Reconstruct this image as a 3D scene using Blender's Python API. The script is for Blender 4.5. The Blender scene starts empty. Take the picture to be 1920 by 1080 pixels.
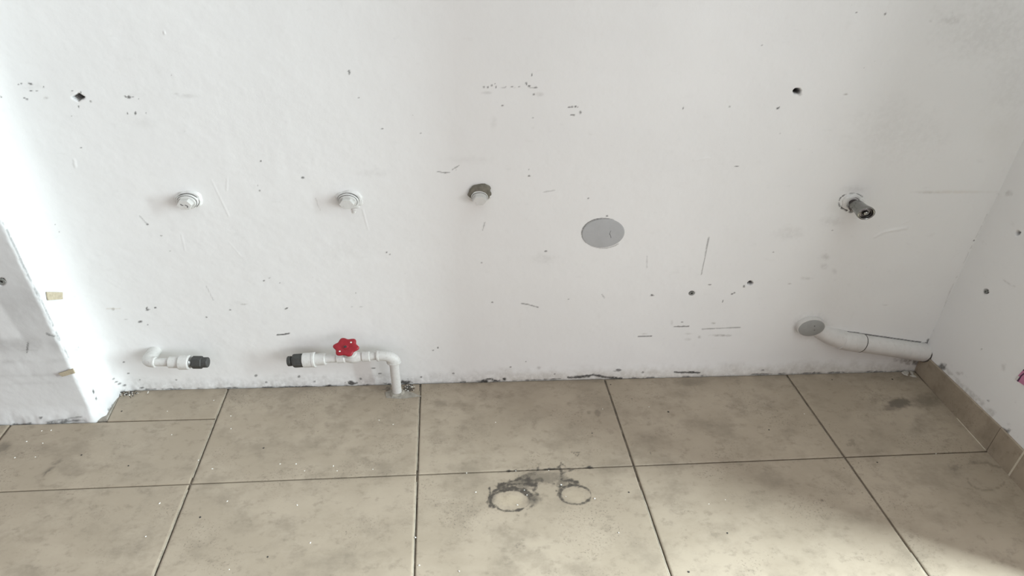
import bpy, math, random
import numpy as np
from mathutils import Vector, Matrix

random.seed(7)
scene = bpy.context.scene
COL = scene.collection

# ------------------------------------------------------------------ camera
FPX = 1184.4167
YAW, PITCH, ROLL = .065659, -.575194, .018623
CAM = np.array([.58096, -1.163416, 1.021992])
_ca, _sa, _cb, _sb = math.cos(YAW), math.sin(YAW), math.cos(PITCH), math.sin(PITCH)
_f = np.array([_sa * _cb, _ca * _cb, _sb])
_r = np.array([_ca, -_sa, 0.])
_u = np.cross(_r, _f)
_c, _s = math.cos(ROLL), math.sin(ROLL)
_r, _u = _c * _r + _s * _u, -_s * _r + _c * _u
cam_data = bpy.data.cameras.new('camera')
cam_data.sensor_width = 36.
cam_data.lens = FPX / 1920 * 36.
cam_data.clip_start = .02
cam = bpy.data.objects.new('camera', cam_data)
COL.objects.link(cam)
cam.matrix_world = Matrix(((_r[0], _u[0], -_f[0], CAM[0]), (_r[1], _u[1], -_f[1], CAM[1]),
                           (_r[2], _u[2], -_f[2], CAM[2]), (0, 0, 0, 1)))
scene.camera = cam

# ------------------------------------------------------------------ light
world = bpy.data.worlds.new('room_light')
scene.world = world
world.use_nodes = True
bg = world.node_tree.nodes['Background']
bg.inputs[0].default_value = (1.0, .885, .88, 1)
bg.inputs[1].default_value = .50

def area(name, loc, target, sx, sy, power, color):
    l = bpy.data.lights.new(name, 'AREA')
    l.shape = 'RECTANGLE'; l.size = sx; l.size_y = sy; l.energy = power; l.color = color
    o = bpy.data.objects.new(name, l)
    COL.objects.link(o)
    o.location = loc
    o.rotation_euler = (Vector(target) - Vector(loc)).to_track_quat('-Z', 'Y').to_euler()
    return o
# daylight: a narrow glazed door to the right, beyond the end of the short partition wall, and an added unseen wide light further round, softening the falloff
area('glazed_door_daylight', (2.697, -0.898, 1.0), (1.903, -0.290, 1.0), 0.478, 1.539, 198, (.835, .965, 1.))
area('added_wide_light', (3.963, -3.527, 1.162), (3.678, -2.568, 1.162), 1.638, 1.588, 62, (0.95, 0.975, 1.0))

vs = scene.view_settings
vs.view_transform = 'Standard'
vs.look = 'None'
vs.exposure = .17
vs.gamma = 1.
vs.use_curve_mapping = False

# ------------------------------------------------------------------ photo point -> place in the room
def ray(x, y):
    return _f + _r * (x - 960) / FPX - _u * (y - 540) / FPX
def on_back(x, y, Y=0.):
    d = ray(x, y); return CAM + d * (Y - CAM[1]) / d[1]
def on_floor(x, y, Z=0.):
    d = ray(x, y); return CAM + d * (Z - CAM[2]) / d[2]
def on_side(x, y, X):
    d = ray(x, y); return CAM + d * (X - CAM[0]) / d[0]
XL, YL, XR = -.2695, -.097, 1.678          # return of the left wall, its front face, the right wall

# ------------------------------------------------------------------ noise
def vnoise(x, y, scale, seed):
    rng = np.random.RandomState(seed)
    tab = rng.rand(256, 256)
    u = x / scale + 1000.37; v = y / scale + 1000.71
    i = np.floor(u).astype(int); j = np.floor(v).astype(int)
    a = u - i; b = v - j
    a = a * a * (3 - 2 * a); b = b * b * (3 - 2 * b)
    i0, i1, j0, j1 = i & 255, (i + 1) & 255, j & 255, (j + 1) & 255
    return (tab[i0, j0] * (1 - a) + tab[i1, j0] * a) * (1 - b) + (tab[i0, j1] * (1 - a) + tab[i1, j1] * a) * b
def fbm(x, y, scale, seed, octs=4):
    t = 0; amp = .5; n = 0
    for k in range(octs):
        t = t + amp * vnoise(x, y, scale / 2 ** k, seed + k); n += amp; amp *= .55
    return t / n
def sstep(t):
    t = np.clip(t, 0, 1); return t * t * (3 - 2 * t)

class Field:
    """marks on a surface with coordinates (a,b): r dark chips and painted shade, g grey grime and painted shade, b warm stain; h = relief outwards in metres"""
    def __init__(s, A, B, topt, seed=0):
        s.A, s.B, s.topt = A, B, topt; s.minw = 1.15
        s.m = np.zeros(A.shape + (3,)); s.h = np.zeros(A.shape)
        s.n1 = fbm(A, B, .006, seed + 11, 3) - .5
        s.n2 = fbm(A, B, .022, seed + 31, 4) - .5
    def local(s, px, py):
        p0 = s.topt(px, py); e = .5
        px_ = (s.topt(px + e, py) - s.topt(px - e, py)) / (2 * e)
        py_ = (s.topt(px, py + e) - s.topt(px, py - e)) / (2 * e)
        J = np.array([[px_[0], py_[0]], [px_[1], py_[1]]])
        return p0, np.linalg.inv(J)
    def win(s, pts, rad):
        ps = np.array([s.topt(*p) for p in pts]); r = rad * .0022 + .006
        return (s.A > ps[:, 0].min() - r) & (s.A < ps[:, 0].max() + r) & (s.B > ps[:, 1].min() - r) & (s.B < ps[:, 1].max() + r)
    def uv(s, px, py, w):
        p0, I = s.local(px, py)
        da = s.A[w] - p0[0]; db = s.B[w] - p0[1]
        return I[0, 0] * da + I[0, 1] * db, I[1, 0] * da + I[1, 1] * db
    def spot(s, px, py, rx, ry, k=1., ch=0, rot=0., rough=1.0, soft=.5, hole=0., diamond=False):
        w = s.win([(px, py)], max(rx, ry) * 1.6)
        if not w.any(): return
        u, v = s.uv(px, py, w)
        c_, s_ = math.cos(rot), math.sin(rot)
        u, v = (u * c_ + v * s_) / rx, (-u * s_ + v * c_) / ry
        d = (np.abs(u) * .95 + np.abs(v) * 1.0 if diamond else np.sqrt(u * u + v * v)) + rough * (s.n1[w] + .6 * s.n2[w])
        m = sstep((1.15 - d) / soft) * k
        if ch is not None: s.m[w, ch] = np.maximum(s.m[w, ch], m)
        if hole: s.h[w] -= hole * sstep((1.1 - d) / .45)
    def stroke(s, pts, width, k=1., ch=0, rough=1.2, soft=.8, gap=0., h=0., big=0.):
        width = max(width, s.minw)
        w = s.win(pts, width * 2)
        if not w.any(): return
        mx = sum(p[0] for p in pts) / len(pts); my = sum(p[1] for p in pts) / len(pts)
        u, v = s.uv(mx, my, w)
        D = np.full(u.shape, 1e9)
        P = [(lambda q: s_aff(s, mx, my, q))(q) for q in pts]
        for (x0, y0), (x1, y1) in zip(P, P[1:]):
            dx, dy = x1 - x0, y1 - y0
            t = np.clip(((u - x0) * dx + (v - y0) * dy) / max(dx * dx + dy * dy, 1e-9), 0, 1)
            D = np.minimum(D, np.hypot(u - x0 - t * dx, v - y0 - t * dy))
        m = sstep((1.2 - D / width + rough * (s.n1[w] + big * s.n2[w])) / soft) * k
        if gap: m = m * sstep((s.n2[w] + .5 - gap) / .12)
        if ch is not None: s.m[w, ch] = np.maximum(s.m[w, ch], m)
        if h: s.h[w] += h * m / max(k, 1e-6)
def s_aff(s, mx, my, q):
    p0, I = s.local(mx, my); p = s.topt(*q)
    d = (p[0] - p0[0], p[1] - p0[1])
    return I[0, 0] * d[0] + I[0, 1] * d[1], I[1, 0] * d[0] + I[1, 1] * d[1]

# ------------------------------------------------------------------ materials
def new_mat(name):
    m = bpy.data.materials.new(name); m.use_nodes = True
    nt = m.node_tree
    return m, nt, nt.nodes['Principled BSDF']
def N(nt, kind, **kw):
    n = nt.nodes.new(kind)
    for k, v in kw.items(): setattr(n, k, v)
    return n
def noise(nt, vec, scale, detail=4, rough=.6):
    n = N(nt, 'ShaderNodeTexNoise'); n.inputs['Scale'].default_value = scale
    n.inputs['Detail'].default_value = detail; n.inputs['Roughness'].default_value = rough
    nt.links.new(vec, n.inputs['Vector']); return n.outputs['Fac']
def ramp(nt, fac, lo, hi):
    n = N(nt, 'ShaderNodeMapRange', interpolation_type='SMOOTHSTEP')
    n.inputs['From Min'].default_value = lo; n.inputs['From Max'].default_value = hi
    nt.links.new(fac, n.inputs['Value']); return n.outputs['Result']
def math_(nt, op, a, b):
    n = N(nt, 'ShaderNodeMath', operation=op)
    for i, v in enumerate((a, b)):
        if isinstance(v, (int, float)): n.inputs[i].default_value = v
        else: nt.links.new(v, n.inputs[i])
    return n.outputs[0]
def mix(nt, fac, a, b):
    n = N(nt, 'ShaderNodeMix', data_type='RGBA')
    for sock, v in ((n.inputs[0], fac), (n.inputs[6], a), (n.inputs[7], b)):
        if isinstance(v, (int, float)): sock.default_value = v
        elif isinstance(v, tuple): sock.default_value = v + (1,) if len(v) == 3 else v
        else: nt.links.new(v, sock)
    return n.outputs[2]
def position(nt):
    return N(nt, 'ShaderNodeNewGeometry').outputs['Position']
def stretch(nt, vec, s):
    n = N(nt, 'ShaderNodeMapping'); n.inputs['Scale'].default_value = s
    nt.links.new(vec, n.inputs['Vector']); return n.outputs[0]
def bump(nt, bsdf, h, strength, dist):
    b = N(nt, 'ShaderNodeBump'); b.inputs['Strength'].default_value = strength; b.inputs['Distance'].default_value = dist
    nt.links.new(h, b.inputs['Height']); nt.links.new(b.outputs[0], bsdf.inputs['Normal'])

def wall_material(name, base, gscale=90, glo=.22, ghi=.62, dark=(.045, .043, .04), grime=(.30, .285, .26), warm=(.50, .44, .34)):
    m, nt, b = new_mat(name)
    P = position(nt)
    col = mix(nt, ramp(nt, noise(nt, P, 3.1, 3), .35, .7), base, tuple(c * .965 for c in base))
    col = mix(nt, math_(nt, 'MULTIPLY', ramp(nt, noise(nt, stretch(nt, P, (1, 1, 2.2)), 24, 5), .60, .80), .10), col, grime)
    sp = ramp(nt, noise(nt, P, 170, 2, .5), .725, .77)
    spm = ramp(nt, noise(nt, P, 9, 2), .52, .66)
    col = mix(nt, math_(nt, 'MULTIPLY', math_(nt, 'MULTIPLY', sp, spm), .35), col, (.22, .21, .19))
    at = N(nt, 'ShaderNodeAttribute', attribute_name='marks')
    sep = N(nt, 'ShaderNodeSeparateColor'); nt.links.new(at.outputs['Color'], sep.inputs[0])
    fine = noise(nt, P, 420, 3)
    mid = noise(nt, P, gscale, 5, .65)
    g = math_(nt, 'MULTIPLY', sep.outputs[1], ramp(nt, mid, glo, ghi))
    col = mix(nt, g, col, grime)
    col = mix(nt, sep.outputs[2], col, warm)
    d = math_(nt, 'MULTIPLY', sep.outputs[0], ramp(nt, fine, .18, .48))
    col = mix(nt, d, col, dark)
    nt.links.new(col, b.inputs['Base Color'])
    b.inputs['Roughness'].default_value = .62
    b.inputs['Specular IOR Level'].default_value = .35
    h = math_(nt, 'ADD', math_(nt, 'MULTIPLY', noise(nt, P, 60, 5, .55), 1.), math_(nt, 'MULTIPLY', noise(nt, P, 260, 3), .3))
    bump(nt, b, h, .25, .0012)
    return m
M_WALL = wall_material('white_wall_paint', (.80, .805, .80))
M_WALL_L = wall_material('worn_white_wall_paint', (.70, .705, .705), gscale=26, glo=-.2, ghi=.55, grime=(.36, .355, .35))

def tile_material(name, base, stain=True):
    m, nt, b = new_mat(name)
    P = position(nt)
    S = stretch(nt, P, (1, 1.35, 1))
    c1 = base
    c2 = tuple(c * .76 for c in base); c3 = (base[0] * 1.14, base[1] * 1.15, base[2] * 1.17)
    col = mix(nt, ramp(nt, noise(nt, S, 5.5, 6, .62), .40, .66), c1, c3)
    col = mix(nt, math_(nt, 'MULTIPLY', ramp(nt, noise(nt, S, 10, 7, .68), .46, .70), .85), col, c2)
    col = mix(nt, math_(nt, 'MULTIPLY', ramp(nt, noise(nt, S, 36, 6, .7), .52, .68), .48), col, tuple(c * .60 for c in base))
    pm = ramp(nt, noise(nt, S, 7, 3), .50, .64)
    pits = math_(nt, 'MULTIPLY', ramp(nt, noise(nt, P, 240, 4, .62), .57, .64), pm)
    col = mix(nt, math_(nt, 'MULTIPLY', pits, .55), col, (.12, .10, .08))
    if stain:
        at = N(nt, 'ShaderNodeAttribute', attribute_name='marks')
        sep = N(nt, 'ShaderNodeSeparateColor'); nt.links.new(at.outputs['Color'], sep.inputs[0])
        mid = noise(nt, S, 120, 6, .7)
        col = mix(nt, sep.outputs[1], col, (.118, .099, .077))
        col = mix(nt, sep.outputs[2], col, (.52, .43, .31))
        d = ramp(nt, math_(nt, 'ADD', sep.outputs[0], math_(nt, 'MULTIPLY', math_(nt, 'SUBTRACT', mid, .5), 1.15)), .22, 1.08)
        col = mix(nt, d, col, (.062, .052, .042))
    nt.links.new(col, b.inputs['Base Color'])
    b.inputs['Roughness'].default_value = .48
    b.inputs['Specular IOR Level'].default_value = .45
    bump(nt, b, math_(nt, 'ADD', noise(nt, S, 30, 6, .6), math_(nt, 'MULTIPLY', pits, -.5)), .22, .0015)
    return m
BASE_TILE = (.35, .292, .222)
M_TILE = tile_material('beige_stone_tile', BASE_TILE)
M_SKIRT = tile_material('beige_skirting_tile', (.33, .278, .212), stain=False)

def simple(name, col, rough=.5, metal=0., var=0., vscale=60, dirt=None, dirt_amt=0., bmp=0.):
    m, nt, b = new_mat(name)
    P = position(nt)
    c = mix(nt, ramp(nt, noise(nt, P, vscale, 4), .35, .7), col, tuple(x * (1 - var) for x in col))
    if dirt:
        c = mix(nt, math_(nt, 'MULTIPLY', ramp(nt, noise(nt, P, vscale * 2.2, 5, .7), .52, .70), dirt_amt), c, dirt)
    nt.links.new(c, b.inputs['Base Color'])
    b.inputs['Roughness'].default_value = rough; b.inputs['Metallic'].default_value = metal
    if bmp: bump(nt, b, noise(nt, P, vscale * 4, 4), bmp, .001)
    return m
M_GROUT = simple('grimy_grout', (.25, .212, .168), .9, var=.5, vscale=45, dirt=(.42, .38, .31), dirt_amt=.65, bmp=.5)
M_LGROUT = simple('pale_grout', (.62, .57, .47), .9, var=.15, vscale=80)
M_MORTAR = simple('grey_mortar', (.34, .315, .27), .95, var=.3, vscale=70, dirt=(.2, .19, .17), dirt_amt=.5, bmp=.7)
M_PLASTER = simple('painted_plaster', (.73, .73, .715), .7, var=.06, vscale=90, dirt=(.35, .33, .3), dirt_amt=.25, bmp=.5)
M_CEMENT = simple('bare_brown_cement', (.20, .185, .15), .95, var=.3, vscale=120, bmp=.8)
M_PVC = simple('white_painted_pvc', (.62, .615, .595), .42, var=.05, vscale=70, dirt=(.36, .33, .29), dirt_amt=.40)
M_PVC_DULL = simple('white_painted_drain_pipe', (.66, .645, .625), .55, var=.06, vscale=50, dirt=(.45, .42, .38), dirt_amt=.25)
M_BLACK = simple('black_plastic', (.052, .053, .050), .55, var=.3, vscale=200, dirt=(.12, .12, .11), dirt_amt=.3)
M_THREAD = simple('grey_steel_thread', (.35, .35, .34), .35, metal=.8, var=.4, vscale=300)
M_RED = simple('red_plastic', (.33, .012, .024), .45, var=.15, vscale=120)
M_SCREW = simple('dark_screw', (.07, .06, .065), .45, metal=.6)
M_CHROME = simple('worn_chrome', (.30, .30, .285), .20, metal=1., var=.12, vscale=160)
M_CHROME_DARK = simple('dark_chrome', (.17, .155, .155), .25, metal=1.)
M_CAPGREY = simple('grey_plastic_cap', (.43, .44, .45), .55, var=.06, vscale=30, dirt=(.36, .36, .35), dirt_amt=.3)
M_CAPGREY2 = simple('dull_grey_plastic_cap', (.33, .335, .325), .5, var=.07, vscale=60)
M_TAPE = simple('old_masking_tape', (.46, .40, .29), .8, var=.15, vscale=150, dirt=(.56, .51, .41), dirt_amt=.6)
M_DARKMARK = simple('dark_scratch', (.10, .10, .10), .8)
M_GAP = simple('dirt_in_gap', (.09, .08, .07), .95, var=.4, vscale=200)
M_GAPGREY = simple('shaded_groove', (.12, .11, .10), .9, var=.4, vscale=250)  # dark colour stands in for the shade between the plug's steps
M_CRUMB = simple('white_crumb', (.78, .77, .73), .8, var=.1, vscale=200)
M_FLAKE = simple('dirty_plaster_flake', (.50, .47, .42), .9, var=.2, vscale=200)
M_DCRUMB = simple('dark_crumb', (.05, .045, .04), .8, var=.3, vscale=200)
M_PINK = simple('pink_paper', (.52, .20, .33), .6, var=.08, vscale=60)
M_PURPLE = simple('dark_purple_print', (.07, .02, .06), .6)
M_WHITEPAPER = simple('white_paper', (.62, .60, .58), .6)
M_ANCHOR = simple('grey_wall_plug', (.22, .225, .21), .6, var=.2, vscale=200)

# ------------------------------------------------------------------ object helpers
def tag(o, label=None, cat=None, group=None, kind=None):
    if label: o['label'] = label
    if cat: o['category'] = cat
    if group: o['group'] = group
    if kind: o['kind'] = kind
    return o
def link(name, me, mat, parent=None, loc=(0, 0, 0)):
    o = bpy.data.objects.new(name, me)
    COL.objects.link(o)
    o.location = loc
    if mat is not None: me.materials.append(mat)
    if parent is not None: o.parent = parent
    return o
def empty(name, loc):
    o = bpy.data.objects.new(name, None); o.empty_display_size = .02
    COL.objects.link(o); o.location = loc
    return o
def grid_mesh(name, V, idx_shape, field=None, smooth=True):
    """V (nu,nv,3)"""
    nu, nv = idx_shape
    me = bpy.data.meshes.new(name)
    n = nu * nv
    k = np.arange(n).reshape(nu, nv)
    q = np.stack([k[:-1, :-1], k[1:, :-1], k[1:, 1:], k[:-1, 1:]], -1).reshape(-1, 4)
    me.vertices.add(n); me.vertices.foreach_set('co', V.reshape(-1).astype(np.float32))
    me.loops.add(q.size); me.loops.foreach_set('vertex_index', q.reshape(-1).astype(np.int32))
    me.polygons.add(len(q)); me.polygons.foreach_set('loop_start', np.arange(0, q.size, 4, dtype=np.int32))
    me.update(calc_edges=True)
    me.polygons.foreach_set('use_smooth', np.full(len(q), smooth))
    if field is not None: put_marks(me, field)
    return me
def put_marks(me, m):
    m = m.reshape(-1, 3)
    a = me.color_attributes.new('marks', 'FLOAT_COLOR', 'POINT')
    c = np.ones((len(m), 4), np.float32); c[:, :3] = np.clip(m, 0, 1)
    a.data.foreach_set('color', c.reshape(-1))

SQ = np.array([1., .75, .75])     # depth and height of the fittings relative to their width
class MB:
    def __init__(s): s.v = []; s.f = []
    def add(s, v, f):
        o = len(s.v); s.v += [np.asarray(p, float) for p in v]; s.f += [tuple(i + o for i in q) for q in f]
        return s
    def lathe(s, prof, d=(0, -1, 0), at=(0, 0, 0), seg=32, cap0=True, cap1=True, rfun=None, spin=0.):
        """prof: (radius, height along d)"""
        d = np.asarray(d, float); d /= np.linalg.norm(d)
        ref = np.array([0, 0, 1.]) if abs(d[2]) < .9 else np.array([1., 0, 0])
        a = np.cross(ref, d); a /= np.linalg.norm(a); b = np.cross(d, a)
        v = []; f = []
        for r, h in prof:
            for k in range(seg):
                t = 2 * math.pi * k / seg + spin
                rr = r * (rfun(t) if rfun else 1.)
                v.append(np.asarray(at) + d * h + rr * (math.cos(t) * a + math.sin(t) * b))
        for i in range(len(prof) - 1):
            for k in range(seg):
                k2 = (k + 1) % seg
                f.append((i * seg + k, i * seg + k2, (i + 1) * seg + k2, (i + 1) * seg + k))
        if cap0: f.append(tuple(range(seg - 1, -1, -1)))
        if cap1: f.append(tuple((len(prof) - 1) * seg + k for k in range(seg)))
        return s.add(v, f)
    def tube(s, path, rads, seg=24, cap=True):
        path = [np.asarray(p, float) for p in path]
        if not hasattr(rads, '__len__'): rads = [rads] * len(path)
        v = []; f = []; a = None
        for i, p in enumerate(path):
            t = path[min(i + 1, len(path) - 1)] - path[max(i - 1, 0)]; t /= np.linalg.norm(t)
            if a is None:
                ref = np.array([0, 0, 1.]) if abs(t[2]) < .9 else np.array([1., 0, 0]); a = np.cross(ref, t)
            a = a - t * (a @ t); a /= np.linalg.norm(a); b = np.cross(t, a)
            for k in range(seg):
                th = 2 * math.pi * k / seg
                v.append(p + rads[i] * (math.cos(th) * a + math.sin(th) * b))
        for i in range(len(path) - 1):
            for k in range(seg):
                k2 = (k + 1) % seg
                f.append((i * seg + k, i * seg + k2, (i + 1) * seg + k2, (i + 1) * seg + k))
        if cap:
            f.append(tuple(range(seg - 1, -1, -1))); f.append(tuple((len(path) - 1) * seg + k for k in range(seg)))
        return s.add(v, f)
    def prism(s, poly, z0, z1, bev=0.):
        n = len(poly); c = np.mean(np.asarray(poly, float), 0)
        ins = [(c + (np.asarray(p) - c) * (1 - bev)) for p in poly]
        v = [(p[0], p[1], z0) for p in poly]
        if bev:
            v += [(p[0], p[1], z0 + (z1 - z0) * .6) for p in poly] + [(p[0], p[1], z1) for p in ins]; L = 3
        else:
            v += [(p[0], p[1], z1) for p in poly]; L = 2
        f = [tuple(range(n - 1, -1, -1)), tuple((L - 1) * n + k for k in range(n))]
        for i in range(L - 1):
            for k in range(n):
                f.append((i * n + k, i * n + (k + 1) % n, (i + 1) * n + (k + 1) % n, (i + 1) * n + k))
        return s.add(v, f)
    def jitter(s, amp, seed=0, scale=.008):
        V = np.array(s.v)
        for c, sd in ((0, 1), (1, 2), (2, 3)):
            V[:, c] += amp * 2 * (vnoise(V[:, 0] + .37 * V[:, 1], V[:, 2] + .61 * V[:, 1], scale, seed * 10 + sd) - .5)
        s.v = list(V); return s
    def rot(s, R):
        s.v = [np.asarray(R) @ p for p in s.v]; return s
    def mesh(s, name, sq=True, angle=35):
        V = np.array(s.v)
        if sq: V = V * SQ
        me = bpy.data.meshes.new(name)
        me.from_pydata([tuple(p) for p in V], [], s.f)
        me.polygons.foreach_set('use_smooth', [True] * len(me.polygons))
        me.set_sharp_from_angle(angle=math.radians(angle))
        return me
    def build(s, name, mat, parent=None, loc=(0, 0, 0), sq=True, angle=35):
        return link(name, s.mesh(name, sq, angle), mat, parent, loc)

# ================================================================== THE SETTING
# ---------------- back wall
dx = .0018
xs = np.concatenate([np.linspace(-.34, -.275, 12)[:-1], np.arange(-.275, 1.70, dx), ])
zs = np.concatenate([np.arange(-.004, .875, dx), np.linspace(.875, 1.9, 40)[1:]])
A, B = np.meshgrid(xs, zs, indexing='ij')
fb = Field(A, B, lambda x, y: on_back(x, y)[[0, 2]], 3)
S_, L_ = fb.spot, fb.stroke
# drill holes
S_(147, 182.5, 12.5, 7.5, .82, 0, rough=.3, soft=.3, hole=.020, diamond=True)
S_(1495, 171.5, 7.2, 5.6, .95, 0, rough=.3, soft=.3, hole=.025)
S_(1500, 176, 5, 4, .55, 1, rough=.3)
S_(1407, 531, 5.2, 4, .9, 0, rough=.3, soft=.3, hole=.02)
S_(1297, 550, 5, 3.8, .8, 0, rough=.2, soft=.3, hole=.012)
chips = [(57,157,6,2.2,.35),(40,157,2,1.5,0),(35,158,1.5,1.5,0),(82,163,1.9,1.6,0),(58,170,4,1.5,0),(69,169.4,3.2,1.1,0),(46,184,3,1.6,.3),(51,186,3,2,0),
 (148,200,1.7,2.6,0),(170,190,2.4,1.2,.3),(152,173,1.5,1.5,0),(136,170,1.6,1.3,0),(242,182,4,3,0),(236,181,3,1.3,.4),(249,182,2.4,1.2,0),(260,186,1.4,1.4,0),(239,212,1.3,2.4,0),
 (254,212,1.9,3.6,0),(274,212,1.4,1.4,0),(135,218,1.2,1.,0),(152,277,2.2,1.1,0),(347,245,1.2,1.2,0),(568,333,2.6,1.8,0),(489,302,2,1.3,0),(483,348,1.5,1.3,0),(487,357,1.6,1.4,0),
 (3,181,4,1.2,.6),(322,140,1.2,1.2,0),(654,133,2.4,1.8,0),(655,137,1.8,3,.2),(942,198,2.2,1.4,0),(907,163.5,1.6,1.6,0),(915,163.5,2,1.5,0),(922,160,2.2,1.2,0),(930,163,1.5,2.,0),
 (928,157,1.2,1.4,0),(948,163.3,2,1,0),(960,163.3,2.5,.9,0),(973,163.3,2,.9,0),(987,157,1.4,2.6,-.4),(992,161.5,3.2,1.6,0),(1004,164,4.4,1.3,0),(997,140.5,1.1,2.8,.2),(1001,177,2.5,1.8,0),
 (1067,201,2.6,1.5,0),(1073,200.5,2.4,1.4,0),(1079,200,2.4,1.5,0),(1083,200.6,1.8,1.2,0),(1088.5,211,3.,3.4,0),(1072,215.6,3.4,1.3,0),(1076,216,2.4,1.1,0),(717,241,2.2,1.3,.3),(789,250,1.4,1.4,0),
 (992,330,2.3,1.4,0),(992,318,1,1.8,0),(999,221,1.3,1.6,0),(835,324,2.4,1.3,0),(855,318,1.8,1,0),(673,183,1.6,1.2,0),(1281,203,1.6,2.2,0),(1368,200,1.8,1.2,0),(1458,203,2.4,2.,0),(1461,201.4,1.6,1.5,0),
 (1381,312,4.4,1.1,0),(1429,85,1.8,1.4,0),(1463,250,1.6,1,0),(276,421,3,1.7,0),(302,442,1.7,1.1,0),(112,434,1.4,1.3,0),(319,471,1,1.,0),(104,420,1,1,0),(277,581,5,2,-.2),(275,578,1.5,3,.5),(291,577,1.9,1.5,0),
 (262,603.5,4,2.1,-.2),(277,609,1.5,1.1,0),(432,581,3,1.,0),(387,595,2,1.2,0),(537,578,3.6,1.4,-.4),(525,530,2,1.2,0),(495,526,1.6,1.4,0),(505,521,1.4,1.,0),(232,679,2.2,1.3,0),(1023,471,3.2,1.4,-.2),(903,493,1.2,1.1,0),
 (923,567,2.4,1.6,0),(1008,576,2.6,1.2,.2),(1066,561,1.5,1.2,0),(1223,554,4,1.4,0),(1222,552.6,1.8,1.4,0),(1221,630,2.4,1.3,0),(1279,604,2.6,1.3,0),(725,473,1.7,1.4,0),(731,477,1.6,1.1,0),(667,549,1.2,1.2,0),
 (812,657,2,1.3,0),(821,652,1.8,1.5,0),(957,688,2,1.5,0),(986,678,1.2,1.2,0),(1103,372,2,1.2,0),(1138,405,2,1.2,0),(677,709,3,2,0),(1395,537,2.,2.6,0),(1373,551,3.,1.6,-.3),(1377,549,1.8,1.4,0),(1331,534,3.2,1.,0),
 (1355,565,1,2.6,.2),(1660,26,2,2.6,.4),(1606,23,2,1.2,0),(1561,432,1.2,1.2,0),(1450,473,1.6,1.1,0),(1826,451,1.8,1.6,0),(1564,626,2,1.2,0)]
for (x, y, rx, ry, ro) in chips: S_(x, y, rx * 1.05, ry * 1.1, .85 if rx * ry > 2.2 else .6, 0, rot=ro, rough=.9, soft=.7)
L_([(262,405),(276,421)], .8, .35); L_([(820,322),(836,324),(843,323)], .8, .6); L_([(848,318),(861,310)], .8, .5, gap=.35)
L_([(978,569),(990,571),(1008,576)], .8, .6); L_([(520,628),(532,627),(543,625)], 1.3, .9); L_([(1197,631),(1222,630)], .8, .7); L_([(1264,612.5),(1292,612)], 1., .85)
L_([(1329,445),(1322,480),(1315,515)], .8, .55); L_([(1317,617),(1350,615.5),(1388,614)], .8, .5); L_([(1128,551),(1133,558)], .7, .4); L_([(909,417),(905,432)], .7, .4); L_([(387,537),(400,563)], .7, .25)
L_([(1020,360),(1040,357)], .7, .3); L_([(907,163.5),(1000,164)], 1., .45, gap=.45); L_([(1213,480),(1213,502)], .7, .2)
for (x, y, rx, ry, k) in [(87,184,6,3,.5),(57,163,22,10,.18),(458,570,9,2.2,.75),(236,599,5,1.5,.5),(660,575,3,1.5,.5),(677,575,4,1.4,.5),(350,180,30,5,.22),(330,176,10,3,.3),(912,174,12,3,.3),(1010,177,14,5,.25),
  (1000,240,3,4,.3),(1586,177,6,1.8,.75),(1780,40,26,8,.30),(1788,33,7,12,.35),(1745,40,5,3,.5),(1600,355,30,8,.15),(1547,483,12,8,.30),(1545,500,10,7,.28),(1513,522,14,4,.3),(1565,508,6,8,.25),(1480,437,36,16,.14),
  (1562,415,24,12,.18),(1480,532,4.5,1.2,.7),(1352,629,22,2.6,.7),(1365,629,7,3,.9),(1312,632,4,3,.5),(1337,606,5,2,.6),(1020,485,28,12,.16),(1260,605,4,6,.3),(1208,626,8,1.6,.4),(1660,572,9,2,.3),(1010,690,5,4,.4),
  (1290,626,8,2,.3),(1290,636,8,3,.3),(880,300,60,10,.08),(280,230,40,12,.07),(700,325,40,10,.10),(925,230,8,16,.12),(640,470,60,20,.05),(1680,250,120,70,.10),(1850,60,120,80,.16),(1900,150,60,90,.10)]:  # top right patches: smudges, with that corner's shade painted in
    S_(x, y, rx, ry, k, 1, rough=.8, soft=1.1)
S_(212,579.5,3.2,3,.55,1,rough=.4); L_([(200,579),(226,578.5)], 1.2, .35, 2)
S_(1790,360,90,4,.22,2,rough=.5,soft=1.2); S_(1740,361,34,3,.3,1,rough=.5,soft=1.2)
S_(1880,250,60,80,.10,2,rough=.5,soft=1.5)
# paint ridges and scratches (relief only)
for pts, hh in (([(397,338),(412,370),(429,405)], .0005),([(426,334),(425,357)], .0006),([(680,392),(690,430)], .0007),([(139,300),(141,313)], .001),([(340,440),(347,470)], .0004),([(308,60),(309,63)], .0015),
                ([(1640,445),(1652,438),(1665,433),(1682,431),(1700,428)], .0010),([(1690,420),(1705,414)], .0007),([(1300,300),(1330,296)], .0005),([(430,455),(452,480)], .0003)):
    L_(pts, 3.5 if hh == .0010 else 1.6, 1., None, h=hh, rough=.8, soft=1.2)
L_([(592,372),(596,385),(601,394)], .9, .35, 1, rough=.4)
# cracks round the chrome fitting
for t0, t1 in ((3.35, 3.75), (3.9, 4.15), (4.25, 5.6), (2.7, 3.1)):
    L_([(1598 + 25 * math.cos(t0 + (t1 - t0) * i / 7), 380 + 17 * math.sin(t0 + (t1 - t0) * i / 7)) for i in range(8)], 1.3, .9, 0, gap=.28)
S_(1583,391,8,3.5,.95,0,rot=.5,rough=1.); S_(1596,397,5,3,.8,0,rough=1.)
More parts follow.
